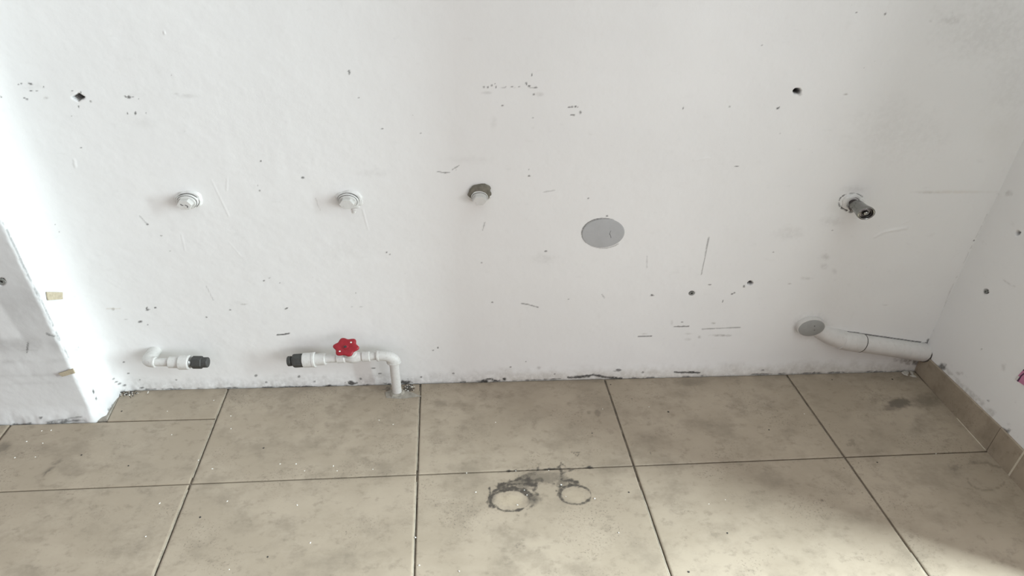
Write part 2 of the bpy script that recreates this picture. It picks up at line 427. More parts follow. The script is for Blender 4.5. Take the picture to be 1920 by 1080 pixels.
# shadow of the recess edge round the grey cover, painted in, strongest upper left
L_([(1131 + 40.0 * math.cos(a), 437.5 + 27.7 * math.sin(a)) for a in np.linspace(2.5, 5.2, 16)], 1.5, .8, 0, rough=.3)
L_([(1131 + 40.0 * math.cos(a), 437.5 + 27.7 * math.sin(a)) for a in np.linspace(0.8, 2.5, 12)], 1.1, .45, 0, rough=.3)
# seam of the boxed-in drain pipe
L_([(1556,618),(1580,621.5),(1610,624)], 1.3, .95, 0, gap=.3, rough=.5); L_([(1612,625.3),(1660,632),(1700,638),(1740,643)], 1.3, .95, 0, gap=.25, rough=.5)
S_(1553,617,4,4,.9,0); S_(1741,640,4,5,.8,0); S_(1755,620,4.2,4.6,.8,0,rough=.9)
L_([(1745,648),(1752,660),(1751,675),(1738,683)], 2., .8, 0, gap=.2)
S_(1712,676,36,9,.85,1,rough=.8,soft=1.); S_(1720,680,16,6,.6,0,rough=1.2,soft=1.)
S_(1522,612,40,26,.28,1,rough=.5,soft=1.)
# corner crack
L_([(1870,363),(1816.7,473),(1777,556),(1762,600)], 1.2, .35, 1, gap=.45)
# foot of the wall: dirt, mould and gaps
foot = 1 - np.clip(B / .05, 0, 1)
fb.m[..., 1] = np.maximum(fb.m[..., 1], .42 * sstep(foot * 1.1 + .9 * fb.n2 - .15))
warmf = sstep((A - .45) / .25)
fb.m[..., 2] = np.maximum(fb.m[..., 2], .25 * warmf * sstep(foot * 1.3 - .25 + .5 * fb.n2))
L_([(225,731),(300,728),(425,726),(560,724),(700,720)], 1.3, .75, 0, gap=.40, rough=2.)
L_([(745,719),(800,718),(880,714),(960,712),(1080,708)], 1.3, .7, 0, gap=.46, rough=2.)
for (x, y, rx, ry) in [(660,716,10,3),(615,722,9,3),(760,716,14,5),(770,722,10,4),(728,718,8,4),(905,713,12,4),(930,712,10,3),(920,709,7,2),(946,709,3,2),(268,725,5,2),(232,733,8,5)]:
    S_(x, y, rx, ry, .95, 0, rough=1.8, soft=.8)
L_([(1066,706),(1090,705),(1112,702),(1140,706),(1165,708)], 2.6, .95, 0, rough=1.4)
L_([(1264,696.5),(1284,697),(1312,698)], 1.6, .95, 0, rough=1.); S_(1296,697,8,1.8,1.,0)
L_([(1180,708),(1300,704),(1400,701),(1500,698),(1690,694)], 1.6, .7, 0, gap=.42, rough=2.)
S_(1160,693,6,1.5,.8,0); S_(1157,695,7,1.,.6,0); S_(1430,693,4,1.5,.6,0)
for (x, y) in [(240,700),(221,712),(226,716),(216,706),(262,712),(330,712),(480,704),(500,716),(560,706),(590,714),(700,690),(712,700),(790,706),(850,700),(1040,700),(1205,697),(235,720)]:
    S_(x, y, random.uniform(2, 4), random.uniform(1.3, 2.4), .7, 0, rough=1.2)
# relief: gentle waves, lumpy foot
fb.h += .0022 * (fbm(A, B, .22, 71, 2) - .5) + .0010 * (fbm(A, B, .03, 81, 3) - .5)
fl = 1 - np.clip((B - .004) / .036, 0, 1)
fb.h += fl ** 1.6 * (.001 + .005 * (fbm(A, B * .6, .03, 91, 4)))
crn = np.clip(1 - (A - XL) / .05, 0, 1)                      # filled inner corner by the left return
fb.h += crn ** 2 * .016 * (0.35 + .65 * np.clip(1 - B / .25, 0, 1))
V = np.stack([A, -fb.h, B], -1)
# ragged lower edge
lift = .0006 * np.clip(fbm(A[:, :1], A[:, :1] * 0, .02, 95, 3) - .42, 0, 1) * 6
V[:, :4, 2] += lift[:, :1]
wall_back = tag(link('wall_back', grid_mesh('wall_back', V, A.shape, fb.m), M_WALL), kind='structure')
# a solid core behind the paint skin
core = MB()
core.add([(-.4, .035, -.02), (1.8, .035, -.02), (1.8, .16, -.02), (-.4, .16, -.02), (-.4, .035, 1.9), (1.8, .035, 1.9), (1.8, .16, 1.9), (-.4, .16, 1.9)],
         [(0, 1, 5, 4), (1, 2, 6, 5), (2, 3, 7, 6), (3, 0, 4, 7), (4, 5, 6, 7), (3, 2, 1, 0)])
core.build('wall_core', M_CEMENT, wall_back, sq=False)

# ---------------- left wall: front face, rounded arris, return to the back wall
d3 = .0028
segF = np.arange(-.72, XL - .006, d3)
arc = [(XL - .006 + .006 * math.sin(t), YL + .006 - .006 * math.cos(t)) for t in np.linspace(0, math.pi / 2, 6)]
segR = np.arange(YL + .006 + d3, .012, d3)
prof = [(x, YL) for x in segF] + arc + [(XL, y) for y in segR]
prof = np.array(prof)
nrm = np.array([(0, -1)] * len(segF) + [(math.sin(t), -math.cos(t)) for t in np.linspace(0, math.pi / 2, 6)] + [(1, 0)] * len(segR), float)
run = np.concatenate([[0], np.cumsum(np.hypot(*np.diff(prof, axis=0).T))])
run = run - run[len(segF) + 3]                    # 0 at the arris
zl = np.concatenate([np.arange(-.004, .62, d3), np.linspace(.62, 1.9, 30)[1:]])
RA, ZB = np.meshgrid(run, zl, indexing='ij')
def left_pt(x, y):
    p = on_back(x, y, YL)
    if p[0] < XL: return np.array([p[0] - XL, p[2]])
    p = on_side(x, y, XL)
    return np.array([p[1] - YL, p[2]])
fl_ = Field(RA, ZB, left_pt, 40)
fl_.minw = 1.7
front = sstep((-RA + .002 + .003 * fl_.n1) / .003)
zz = np.clip(ZB / .3, 0, 1)
# smoky grime on the front, a clean strip where a pipe stood, streaks under it
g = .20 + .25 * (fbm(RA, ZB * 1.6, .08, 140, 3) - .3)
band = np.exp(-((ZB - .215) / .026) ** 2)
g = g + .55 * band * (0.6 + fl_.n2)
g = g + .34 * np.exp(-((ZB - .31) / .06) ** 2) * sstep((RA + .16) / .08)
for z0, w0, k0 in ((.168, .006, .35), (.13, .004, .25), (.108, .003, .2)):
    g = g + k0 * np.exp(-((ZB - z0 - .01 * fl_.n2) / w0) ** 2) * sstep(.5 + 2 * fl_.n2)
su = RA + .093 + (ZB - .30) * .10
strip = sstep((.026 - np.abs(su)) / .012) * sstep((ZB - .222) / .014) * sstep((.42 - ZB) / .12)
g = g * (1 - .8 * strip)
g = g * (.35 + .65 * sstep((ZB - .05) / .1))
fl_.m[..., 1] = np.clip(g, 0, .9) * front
Sl, Ll = fl_.spot, fl_.stroke
Ll([(6.7,420),(50,511.7),(100,613),(150,718)], 1.1, .5, 0, gap=.4)
Ll([(52,652),(53,642),(51,660)], .8, .7); Ll([(30,656),(70,657)], 1.2, .6, 1); Ll([(88,626),(102,631)], .9, .6)
Sl(123,660,1.6,1.4,.8); Sl(46,543,2,1.2,.6); Sl(171,736,2.4,4.6,.9,rough=1.2); Sl(175,748,1.6,3.4,.8,rough=1.2); Sl(205,712,2.6,2.2,.95); Sl(145,653,2.5,1,.5); Sl(142,657,4,.8,.3)
Sl(2,528,7,6,.85,rough=.3,soft=.3,hole=.012)
for (x, y) in [(215,705),(212,716),(218,722),(196,690),(100,786),(60,789),(30,792),(125,785),(80,780)]: Sl(x, y, random.uniform(2, 4), random.uniform(1.5, 3), .75, rough=1.4)
Ll([(0,796),(60,792),(120,788),(178,781),(215,745),(222,735)], 2.2, .75, 0, gap=.4, rough=2.)
Ll([(90,787),(130,783),(160,778),(185,772)], .8, .5, 0, gap=.4); Ll([(95,790),(150,786),(180,776)], .8, .5, 0, gap=.4)
footl = np.clip(1 - ZB / .045, 0, 1)
fl_.m[..., 1] = np.maximum(fl_.m[..., 1], .4 * sstep(footl + fl_.n2 - .2))
ret = sstep(RA / .01)
fl_.h += .0016 * (fbm(RA, ZB, .15, 170, 2) - .5) + .0008 * (fbm(RA, ZB, .02, 180, 3) - .5)
fl_.h += footl ** 1.5 * (.003 + .007 * fbm(RA, ZB * .7, .03, 190, 4))
fl_.h += ret * np.clip(1 - ZB / .28, 0, 1) ** 2 * .006 + ret * np.clip(1 - ZB / .06, 0, 1) ** 2 * .004
fl_.h -= .0025 * np.exp(-(RA / .004) ** 2) * np.clip(fl_.n1 * 3, 0, 1)
Vl = np.zeros(RA.shape + (3,))
Vl[..., 0] = prof[:, 0][:, None] + nrm[:, 0][:, None] * fl_.h
Vl[..., 1] = prof[:, 1][:, None] + nrm[:, 1][:, None] * fl_.h
Vl[..., 2] = ZB
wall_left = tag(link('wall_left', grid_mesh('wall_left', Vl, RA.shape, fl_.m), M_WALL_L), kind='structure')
core = MB()
core.add([(-.74, YL + .02, -.02), (XL - .02, YL + .02, -.02), (XL - .02, .16, -.02), (-.74, .16, -.02), (-.74, YL + .02, 1.9), (XL - .02, YL + .02, 1.9), (XL - .02, .16, 1.9), (-.74, .16, 1.9)],
         [(0, 1, 5, 4), (1, 2, 6, 5), (2, 3, 7, 6), (3, 0, 4, 7), (4, 5, 6, 7), (3, 2, 1, 0)])
core.build('wall_core', M_CEMENT, wall_left, sq=False)

# ---------------- right wall: short partition, its free end towards the daylight
YE = -.613
ys = np.concatenate([np.linspace(YE, -.42, 60)[:-1], np.arange(-.42, .012, .003)])
zr = np.concatenate([np.arange(-.004, .80, .003), np.linspace(.80, 1.9, 30)[1:]])
YA, ZA = np.meshgrid(ys, zr, indexing='ij')
fr = Field(YA, ZA, lambda x, y: on_side(x, y, XR)[[1, 2]], 60)
fr.spot(1848.5, 547, 4.4, 4.2, .75, 0, rough=.4, hole=.008); fr.spot(1909, 437, 4, 4.2, .95, 0, rough=.3, hole=.014)
for (x, y, rx, ry, k) in [(1885,808,8,5,.9),(1840,655,2,2,.5),(1882,690,6,9,.3),(1800,700,10,4,.4),(1766,688,12,7,.85),(1905,754,2,2,.7),(1853,751,2,2,.6),(1890,363,7,6,.35),(1918,196,4,1.5,.7),(1917,227,6,1.2,.7)]:
    fr.spot(x, y, rx, ry, k, 1 if k < .5 else 0, rough=1.3, soft=.9)
fr.stroke([(1762,687),(1790,712),(1830,748),(1870,785),(1905,820)], 7, .4, 1, gap=.42, rough=1.5)
fr.stroke([(1880,525),(1902,538)], 1., .35, 1)
fr.h += .002 * (fbm(YA, ZA, .2, 210, 2) - .5) + .0008 * (fbm(YA, ZA, .025, 215, 3) - .5)
Vr = np.stack([XR - fr.h, YA, ZA], -1)[::-1]
fr.m = fr.m[::-1]
wall_right = tag(link('wall_right', grid_mesh('wall_right', Vr, YA.shape, fr.m), M_WALL), kind='structure')
core = MB()
core.add([(XR + .001, YE, -.02), (XR + .12, YE, -.02), (XR + .12, .16, -.02), (XR + .02, .16, -.02), (XR + .001, YE, 1.9), (XR + .12, YE, 1.9), (XR + .12, .16, 1.9), (XR + .02, .16, 1.9)],
         [(0, 1, 5, 4), (1, 2, 6, 5), (2, 3, 7, 6), (3, 0, 4, 7), (4, 5, 6, 7), (3, 2, 1, 0)])
core.build('wall_core', M_PLASTER, wall_right, sq=False)

# ---------------- ceiling of the room (above the frame)
ce = MB()
ce.add([(-1.5, -1.9, 1.80), (1.8, -1.9, 1.80), (1.8, .16, 1.80), (-1.5, .16, 1.80), (-1.5, -1.9, 1.92), (1.8, -1.9, 1.92), (1.8, .16, 1.92), (-1.5, .16, 1.92)],
       [(3, 2, 1, 0), (4, 5, 6, 7), (0, 1, 5, 4), (1, 2, 6, 5), (2, 3, 7, 6), (3, 0, 4, 7)])
tag(ce.build('ceiling', M_PLASTER, sq=False), kind='structure')

# ---------------- floor: grout bed and tiles
bed = MB()
bed.add([(-1.5, -2.6, -.0045), (3.4, -2.6, -.0045), (3.4, .1, -.0045), (-1.5, .1, -.0045), (-1.5, -2.6, -.06), (3.4, -2.6, -.06), (3.4, .1, -.06), (-1.5, .1, -.06)],
        [(0, 1, 2, 3), (7, 6, 5, 4), (0, 4, 5, 1), (1, 5, 6, 2), (2, 6, 7, 3), (3, 7, 4, 0)])
floor = tag(bed.build('floor', M_GROUT, sq=False), kind='structure')

def vline(p0, p1):
    a = on_floor(*p0); b = on_floor(*p1)
    k = (b[0] - a[0]) / (b[1] - a[1]); return lambda y: a[0] + k * (y - a[1])
XA = vline((428, 727.5), (289, 1079)); XB = vline((788, 722), (776, 1080))
XC = vline((1135, 715), (1258, 1080)); XD = vline((1476, 704), (1741, 1080))
XZ = lambda y: -.4445 + (XA(y) - XA(-.13)) * .9
XY_ = lambda y: XZ(y) - .449
XE = lambda y: 1.6765 - .008 * (y + .05) / .3
XE2 = lambda y: 1.815 + .0 * y
XF = lambda y: 2.27 + .0 * y
r0 = on_floor(0, 922); r1 = on_floor(1852.5, 846)
yr = lambda x: r0[1] + (r1[1] - r0[1]) * (x - r0[0]) / (r1[0] - r0[0])
ROWD = .335
def floor_marks(x, y):
    f = Field(x, y, lambda a, b: on_floor(a, b)[[0, 1]], 77)
    s, l = f.spot, f.stroke
    x0, x1, y0, y1 = x.min(), x.max(), y.min(), y.max()
    # two rings left by feet of something that stood here
    def ring(cx, cy, rx, ry, w, k, a0=0., a1=2 * math.pi, n=40, **kw):
        k = min(1., k * 1.25)
        l([(cx + rx * math.cos(t), cy + ry * math.sin(t)) for t in np.linspace(a0, a1, n)], w, k, 0, big=1.3, soft=1.2, **kw)
    ring(957, 938, 36.5, 20, 3.6, .80, rough=1.2)
    ring(954, 938, 36, 19, 6.0, .85, 2.3, 3.9, 14, rough=1.4)
    ring(966, 939, 36, 18, 7.0, .55, -.9, .9, 14, rough=1.6)
    ring(962, 934, 36, 19, 6.0, .8, 4.3, 5.8, 14, rough=1.5)
    ring(1079, 928, 29, 17.5, 3.4, .72, rough=1.0)
    ring(1077, 927, 30, 18, 5.0, .8, 3.3, 5.0, 14, rough=1.3)
    s(957, 938, 27, 14, .30, 2, rough=.6, soft=.6); s(969, 941, 15, 8, .40, 2, rough=1.6, soft=.9); s(972, 943, 14, 7, .25, 1, rough=2.2, soft=.9)
    s(1079, 929, 23, 12.5, .20, 2, rough=.5, soft=.6)
    for a in [([(936,913),(952,904),(975,899),(996,901)], 7, .85), ([(946,909),(970,906),(1004,908)], 7, .85), ([(968,898),(985,893),(1004,885),(1010,879)], 7, .60), ([(975,914),(1000,918),(1006,926)], 6, .7),
              ([(985,905),(1012,899),(1035,905),(1050,914)], 5.5, .65), ([(1050,878),(1053,895),(1050,912),(1047,922)], 7, .75), ([(1050,903),(1066,900),(1082,903)], 6, 1.), ([(1056,886),(1066,883),(1078,880)], 3.5, .7), ([(1047,876),(1053,869),(1062,876)], 4.5, .8),
              ([(935,884.5),(985,881.5),(1030,879.5),(1112,876.5)], 2.8, .9), ([(918,915),(919,925),(917,938)], 4, .85), ([(925,921),(931,919)], 4.5, .9)]:
        l(a[0], a[1], min(1., a[2] * 1.2), 0, rough=1.8, soft=1.2, big=.8)
    s(1015, 895, 48, 13, .62, 1, rough=.7, soft=.8); s(985, 906, 32, 10, .8, 1, rough=1.2, soft=.9); s(1055, 900, 13, 16, .65, 1, rough=1.2, soft=.9); s(922, 932, 9, 12, .6, 1, rough=1.2, soft=.9); s(1028, 892, 26, 11, .55, 1, rough=1.0, soft=.9); s(1002, 936, 22, 13, .75, 1, rough=.9, soft=1.); s(1010, 885, 18, 6, .4, 1, rough=1.2)
    s(973, 966, 7, 4, .55, 0, rough=2.); s(985, 965, 6, 4, .4, 1, rough=1.6)
    for (a, b) in [(975,1018),(968,1024),(982,1026),(978,1012)]: s(a, b, 6, 3.4, .45, 0, rough=2.2)
    # small wedge-shaped scuff
    l([(1070,847),(1088,847.5),(1083,855),(1070,847)], 1.3, .7, 0); s(1080, 850, 7, 3, .45, 0, rough=1.5); l([(1080,853),(1090,863),(1102,873)], 3, .40, 0, gap=.4, rough=2.)
    # damp patches by the right wall and elsewhere
    s(1685, 755, 29, 12, .85, 1, rough=.9, soft=.7); s(1672, 764, 22, 8, .6, 1, rough=1.2, soft=1.); s(1738, 752, 46, 17, .62, 1, rough=.7, soft=1.); s(1645, 750, 16, 6, .35, 1, rough=1.6, soft=1.)
    s(1720, 808, 20, 12, .32, 1, rough=1., soft=1.2); s(1595, 832, 11, 7, .4, 1, rough=1.6); s(1596, 840, 6, 2.5, .7, 0, rough=2.); s(1592, 828, 5, 1.6, .5, 0, rough=2.)
    l([(1815,868),(1850,867),(1862,873),(1877,876)], 2.2, .55, 1, gap=.3); s(1860, 882, 3, 3, .6, 0); s(1790, 878, 14, 5, .4, 1, rough=1.5)
    l([(1850 + 36 * math.cos(t), 895 + 24 * math.sin(t)) for t in np.linspace(.4, 3., 20)], 1.6, .45, 1, gap=.25)
    s(1295, 716, 36, 9, .40, 1, rough=.5, soft=.7); s(825, 757, 22, 10, .42, 1, rough=.9, soft=1.); s(1104, 774, 5, 4, .4, 1); s(1120, 774, 5, 6, .45, 1)
    s(8, 838, 18, 12, .6, 1, rough=1.2, soft=1.); s(6, 850, 10, 6, .4, 0, rough=2.); l([(83,888),(98,875),(113,862)], 4, .5, 1, rough=2.5); l([(84,888),(95,880)], 2, .6, 0, rough=2.)
    s(1105, 700 + 12, 60, 9, .35, 1, rough=.8, soft=1.); s(740, 735, 34, 10, .35, 1, rough=1.2, soft=1.); s(765, 731, 12, 6, .8, 0, rough=2.2); s(728, 728, 8, 6, .7, 0, rough=2.)
    s(232, 738, 14, 6, .85, 0, rough=2.2, soft=1.); s(250, 734, 18, 4, .6, 0, rough=2.2); s(1700, 708, 40, 10, .4, 1, rough=.8, soft=1.3)
    for (a, b) in [(1480,932),(1500,932),(1540,938),(1290,1065),(1465,930)]: s(a, b, 5, 2.6, .55, 0, rough=2.2)
    l([(1380,850),(1400,854),(1420,862)], .9, .35, 0); l([(1385,856),(1412,863)], .8, .3, 0); s(1510, 745, 10, 3, .35, 0, rough=2.); l([(1219,845),(1221,852)], 1.2, .6)
    # dirt gathered along the walls
    near = np.exp(-np.clip(-y, 0, 1) / .018)
    f.m[..., 1] = np.maximum(f.m[..., 1], .6 * near * sstep(.6 + 1.6 * f.n2))
    return f.m
def tile(c00, c10, c11, c01, res=.0045, thick=.010):
    """corners: front-left, front-right, back-right, back-left"""
    c = np.array([c00, c10, c11, c01], float)
    nu = max(3, int(np.linalg.norm(c[1] - c[0]) / res)); nv = max(3, int(np.linalg.norm(c[3] - c[0]) / res))
    e = .0012
    def axis(n, L):
        t = np.linspace(0, 1, n); t = np.concatenate([[0, 0], [e / L], t[1:-1], [1 - e / L], [1, 1]]); return t
    tu = axis(nu, np.linalg.norm(c[1] - c[0])); tv = axis(nv, np.linalg.norm(c[3] - c[0]))
    U, Vv = np.meshgrid(tu, tv, indexing='ij')
    P = ((1 - U) * (1 - Vv))[..., None] * c[0] + (U * (1 - Vv))[..., None] * c[1] + (U * Vv)[..., None] * c[2] + ((1 - U) * Vv)[..., None] * c[3]
    Z = np.zeros(U.shape)
    Z[[1, -2], :] = np.minimum(Z[[1, -2], :], -.0008); Z[:, [1, -2]] = np.minimum(Z[:, [1, -2]], -.0008)
    Z[[0, -1], :] = -thick; Z[:, [0, -1]] = -thick
    m = floor_marks(P[..., 0], P[..., 1]) if res < .02 else np.zeros(U.shape + (3,))
    o = P.mean((0, 1)); V = np.stack([P[..., 0] - o[0], P[..., 1] - o[1], Z + random.uniform(-.0006, .0002)], -1)
    me = grid_mesh('tile', V, U.shape, m)
    me.set_sharp_from_angle(angle=math.radians(35))
    ob = link('tile', me, M_TILE, floor, (o[0], o[1], 0))
    return ob
gv, gh = .0024, .0015          # half joint widths
def cell(xl, xr, y0, y1, res):
    q = []
    for X, sg, yf, so in ((xl, 1, y0, 1), (xr, -1, y0, 1), (xr, -1, y1, -1), (xl, 1, y1, -1)):
        y = yf(X(-.3)) + so * gh
        q.append((X(y) + sg * gv, y))
    return tile(*q, res=res)
back = lambda x: -.004
row = [back, yr, lambda x: yr(x) - ROWD, lambda x: yr(x) - 2 * ROWD, lambda x: yr(x) - 3 * ROWD]
cut = lambda x: -.1045
cell(XA, XB, row[1], row[0], .0042); cell(XB, XC, row[1], row[0], .0034); cell(XC, XD, row[1], row[0], .0042); cell(XD, XE, row[1], row[0], .0036)
cell(XZ, XA, row[1], cut, .0042)
cell(XY_, XZ, row[1], cut, .0055)
# the narrow strip let in beside the left return
tile((-.2415, -.1030), (XA(-.1) - gv, -.1035), (XA(-.005) - gv, -.004), (-.2545, -.004), res=.0036)
cell(XZ, XA, row[2], row[1], .0042); cell(XA, XB, row[2], row[1], .0042); cell(XB, XC, row[2], row[1], .0024); cell(XC, XD, row[2], row[1], .0042); cell(XD, XE, row[2], row[1], .0042)
cell(XY_, XZ, row[2], row[1], .03)
for k in (2, 3):
    for a, b in ((XY_, XZ), (XZ, XA), (XA, XB), (XB, XC), (XC, XD), (XD, XE if k < 3 else XE2)): cell(a, b, row[k + 1], row[k], .03)
# pale grout left standing along one edge of the joints running to the wall
M_EDGE = simple('beige_grout', (.41, .365, .29), .9, var=.35, vscale=60)
def grout_strip(X, y0, y1, side=-1, w=.0017):
    b = MB(); n = 14; V = []; F_ = []
    for i, y in enumerate(np.linspace(y0, y1, n)):
        x = X(y) + side * (gv - .0002); x2 = x - side * w * random.uniform(.75, 1.15)
        V += [(x, y, -.0042), (x, y, -.0006), (x2, y, -.0010), (x2, y, -.0042)]
    for i in range(n - 1):
        for k in range(3): F_.append((i * 4 + k, i * 4 + k + 1, i * 4 + k + 5, i * 4 + k + 4))
    F_ += [(3, 2, 1, 0), tuple((n - 1) * 4 + k for k in range(4))]
    return b.add(V, F_).build('grout_strip', M_EDGE, floor, sq=False)
grout_strip(XA, -.27, -.01); grout_strip(XA, -.30, -.56); grout_strip(XB, -.27, -.03); grout_strip(XB, -.30, -.58)
grout_strip(XC, -.34, -.60); grout_strip(XD, -.50, -.60)
# mortar fillet between that strip and the wall return
mf = MB()
pts = [on_floor(*q)[:2] for q in [(178,788),(200,789),(224,741),(214,741),(198,768)]]
mf.prism([tuple(p) for p in pts], -.004, .0010, .15); mf.jitter(.002, 4, .02)
mf.build('mortar_fillet', M_MORTAR, floor, sq=False)

# ---------------- tiled skirting on the right wall
XS = 1.6742
base_r = tag(empty('baseboard_right', (XS, -.2, 0)), kind='structure')
def skirt(y0, y1, h0, h1):
    b = MB(); t = .007; n = 8
    V = []; 
    ys_ = np.linspace(y0, y1, n)
    for i, y in enumerate(ys_):
        h = h0 + (h1 - h0) * i / (n - 1)
        V += [(XS + t, y, 0), (XS, y, 0), (XS, y, h - .0015), (XS + .0015, y, h), (XS + t, y, h)]
    F_ = []
    for i in range(n - 1):
        for k in range(4): F_.append((i * 5 + k, i * 5 + k + 1, (i + 1) * 5 + k + 1, (i + 1) * 5 + k))
    F_ += [(4, 3, 2, 1, 0), tuple((n - 1) * 5 + k for k in range(5))]
    b.add([(v[0] - XS, v[1] + .2, v[2]) for v in V], F_)
    return b.build('skirting_tile', M_SKIRT, base_r, sq=False)
skirt(-.003, -.268, .057, .070); skirt(-.2690, -.3345, .070, .0705); skirt(-.3375, -.611, .0705, .0745)
g1 = MB(); g1.prism([(XS - .0008, -.3378), (XS + .004, -.3378), (XS + .004, -.3342), (XS - .0008, -.3342)], .0, .0705)
g1.v = [v - np.array([XS, -.2, 0]) for v in g1.v]; g1.build('grout_joint', M_LGROUT, base_r, sq=False)
g2 = MB(); g2.prism([(XS - .0022, -.266), (XS + .001, -.266), (XS + .001, -.170), (XS - .0016, -.170)], -.002, .0007)
g2.v = [v - np.array([XS, -.2, 0]) for v in g2.v]; g2.build('grout_joint', M_LGROUT, base_r, sq=False)

# ================================================================== THE FITTINGS ON THE BACK WALL
def hexf(t):
    a = (t % (math.pi / 3)) - math.pi / 6
    return math.cos(math.pi / 6) / math.cos(a)
def lumpy(seed, amp=.12):
    rng = random.Random(seed); ph = [rng.uniform(0, 6.28) for _ in range(4)]
    return lambda t: 1 + amp * (.5 * math.sin(2 * t + ph[0]) + .35 * math.sin(3 * t + ph[1]) + .3 * math.sin(5 * t + ph[2]) + .2 * math.sin(9 * t + ph[3]))

def pipe_plug(px, py, label, seed, ring_r=.0255, head_r=.0150, out=.036, cem=False):
    P = on_back(px, py)
    t = tag(empty('pipe_plug', P), label, 'pipe plug', 'capped water outlets in a row on the wall')
    pl = MB().lathe([(ring_r * 1.06, -.006), (ring_r * 1.0, .003), (ring_r * .90, .0065), (ring_r * .74, .0070), (ring_r * .70, .003)], seg=40, rfun=lumpy(seed, .10), cap1=True)
    pl.jitter(.0012, seed).build('plaster_ring', M_PLASTER, t)
    if cem:
        c = MB().lathe([(.0235, -.006), (.0245, .004), (.0215, .0105), (.010, .013)], at=(.001, 0, .008), seg=32, rfun=lumpy(seed + 3, .14))
        c.jitter(.0016, seed + 5).build('cement_patch', M_CEMENT, t)
    c = MB().lathe([(ring_r * .80, .002), (ring_r * .80, out * .40), (ring_r * .76, out * .43)], seg=36, rfun=lumpy(seed + 7, .04)); c.build('collar', M_PLASTER, t)
    MB().lathe([(ring_r * .815, out * .20), (ring_r * .84, out * .25), (ring_r * .815, out * .30)], seg=36, cap0=False, cap1=False).build('collar_shade_ring', M_GAPGREY, t)  # dark ring, shade of the step put in as colour
    MB().lathe([(ring_r * .70, out * .40), (ring_r * .70, out * .56), (ring_r * .66, out * .60)], seg=36).build('washer', M_PVC, t)
    MB().lathe([(ring_r * .71, out * .415), (ring_r * .74, out * .445), (ring_r * .71, out * .475)], seg=36, cap0=False, cap1=False).build('washer_shade_ring', M_GAPGREY, t)  # same painted shade behind the washer
    hd = MB().lathe([(head_r * .98, out * .50), (head_r * .98, out * .95), (head_r * .93, out)], seg=36, rfun=hexf, spin=seed * .35)
    hd.build('hex_head', M_PVC, t, angle=18)
    return t
p1 = pipe_plug(355, 374, 'white painted hexagonal pipe plug with black scratch on its face, leftmost of the row', 1)
for pts in (((-.006, .004), (-.0035, .001), (-.0015, -.0005)), ((.002, .001), (.0055, -.001), (.0065, -.004), (.005, -.006))):
    MB().tube([(x, -.0362, z) for x, z in pts], .0009, seg=6).build('scratch', M_DARKMARK, p1)
p2 = pipe_plug(654, 373, 'white painted hexagonal pipe plug with a paint drip hanging below, middle of the row', 2)
dr = MB()
for k, (x, y, r) in enumerate(((.018, -.010, .011), (.012, -.022, .008), (.008, -.031, .006), (.007, -.038, .0042))):
    dr.lathe([(r, -.002), (r * .9, .0016), (r * .5, .003)], at=(x, 0, y), seg=16, rfun=lumpy(k + 20, .15))
dr.build('paint_drip', M_PLASTER, p2)
p3 = pipe_plug(899, 366, 'white pipe plug with bare brown cement showing above it, rightmost of the row', 3, ring_r=.0215, head_r=.0142, out=.038, cem=True)

# chrome fitting, right
P = on_back(1599, 379)
t = tag(empty('chrome_spigot', P), 'short chrome water outlet with open mouth, above the drain pipe on the back wall', 'outlet')
MB().lathe([(.0245, -.006), (.0235, .003), (.0205, .0055), (.016, .006), (.014, .003)], seg=40, rfun=lumpy(9, .12)).jitter(.0012, 9).build('plaster_ring', M_PLASTER, t)
MB().lathe([(.0100, .0), (.0100, .020), (.0125, .022)], seg=32).build('neck', M_CHROME_DARK, t)
b = MB().lathe([(.0105, .016), (.0140, .018), (.0150, .020), (.0155, 0.0420), (.0175, 0.0580), (.0185, 0.0635), (.0188, 0.0690), (.0180, 0.0725), (.0160, 0.0735), (.0145, 0.0730), (.0138, 0.0600)], seg=40, cap1=True)
b.build('body', M_CHROME, t)
MB().lathe([(.0136, 0.0600), (.0136, 0.0685), (.0105, 0.0692), (.0098, 0.0655), (.0062, 0.0650)], seg=36).build('inner_ring', M_CHROME_DARK, t)
MB().lathe([(.0062, 0.0600), (.0062, 0.0695), (.0050, 0.0720), (.0022, 0.0730)], seg=28).build('centre_stud', M_CHROME, t)
MB().lathe([(.0060, .006), (.0068, .012), (.0068, .024), (.005, .026)], d=(-.1, -1, -.1), at=(-.003, 0, -.010), seg=24).build('retaining_lug', M_CHROME_DARK, t)

# round grey cover
P = on_back(1131, 437.5)
t = tag(empty('drain_cover', P), 'flat round grey plastic cover set into the white wall', 'drain cover')
MB().lathe([(.0452, -.006), (.0452, .0006), (.0446, .0013), (.0430, .0016)], seg=72).build('disc', M_CAPGREY, t)
MB().tube([(.0135, -.0017, -.0005), (.0165, -.0017, -.009), (.0175, -.0017, -.014)], .00055, seg=6).build('scratch', M_DARKMARK, t)
MB().tube([(.0135, -.0017, .001), (.0155, -.0017, .009)], .0004, seg=6).build('scratch', M_DARKMARK, t)
MB().lathe([(.0011, .001), (.0011, .0019)], at=(.0135, 0, -.001), seg=8).build('scratch', M_DARKMARK, t)

# ================================================================== DRAIN ELBOW AND PIPE IN THE RIGHT CORNER
YD = -.011
Pc = on_back(1521, 614.5, YD)
Pe = on_back(1742, 662, -.006)
root = np.array([Pc[0], 0, Pc[2]])
t = tag(empty('drain_pipe', root), 'white drain pipe with grey capped elbow running along the wall foot into the right corner', 'drain pipe')
tr = lambda p: (np.asarray(p) - root) / SQ
cfr = tr(Pc); end = tr(Pe)
Pb = tr(on_back(1590, 639.5, -.006))
R0 = .0280
dirp = (end - Pb) / np.linalg.norm(end - Pb)
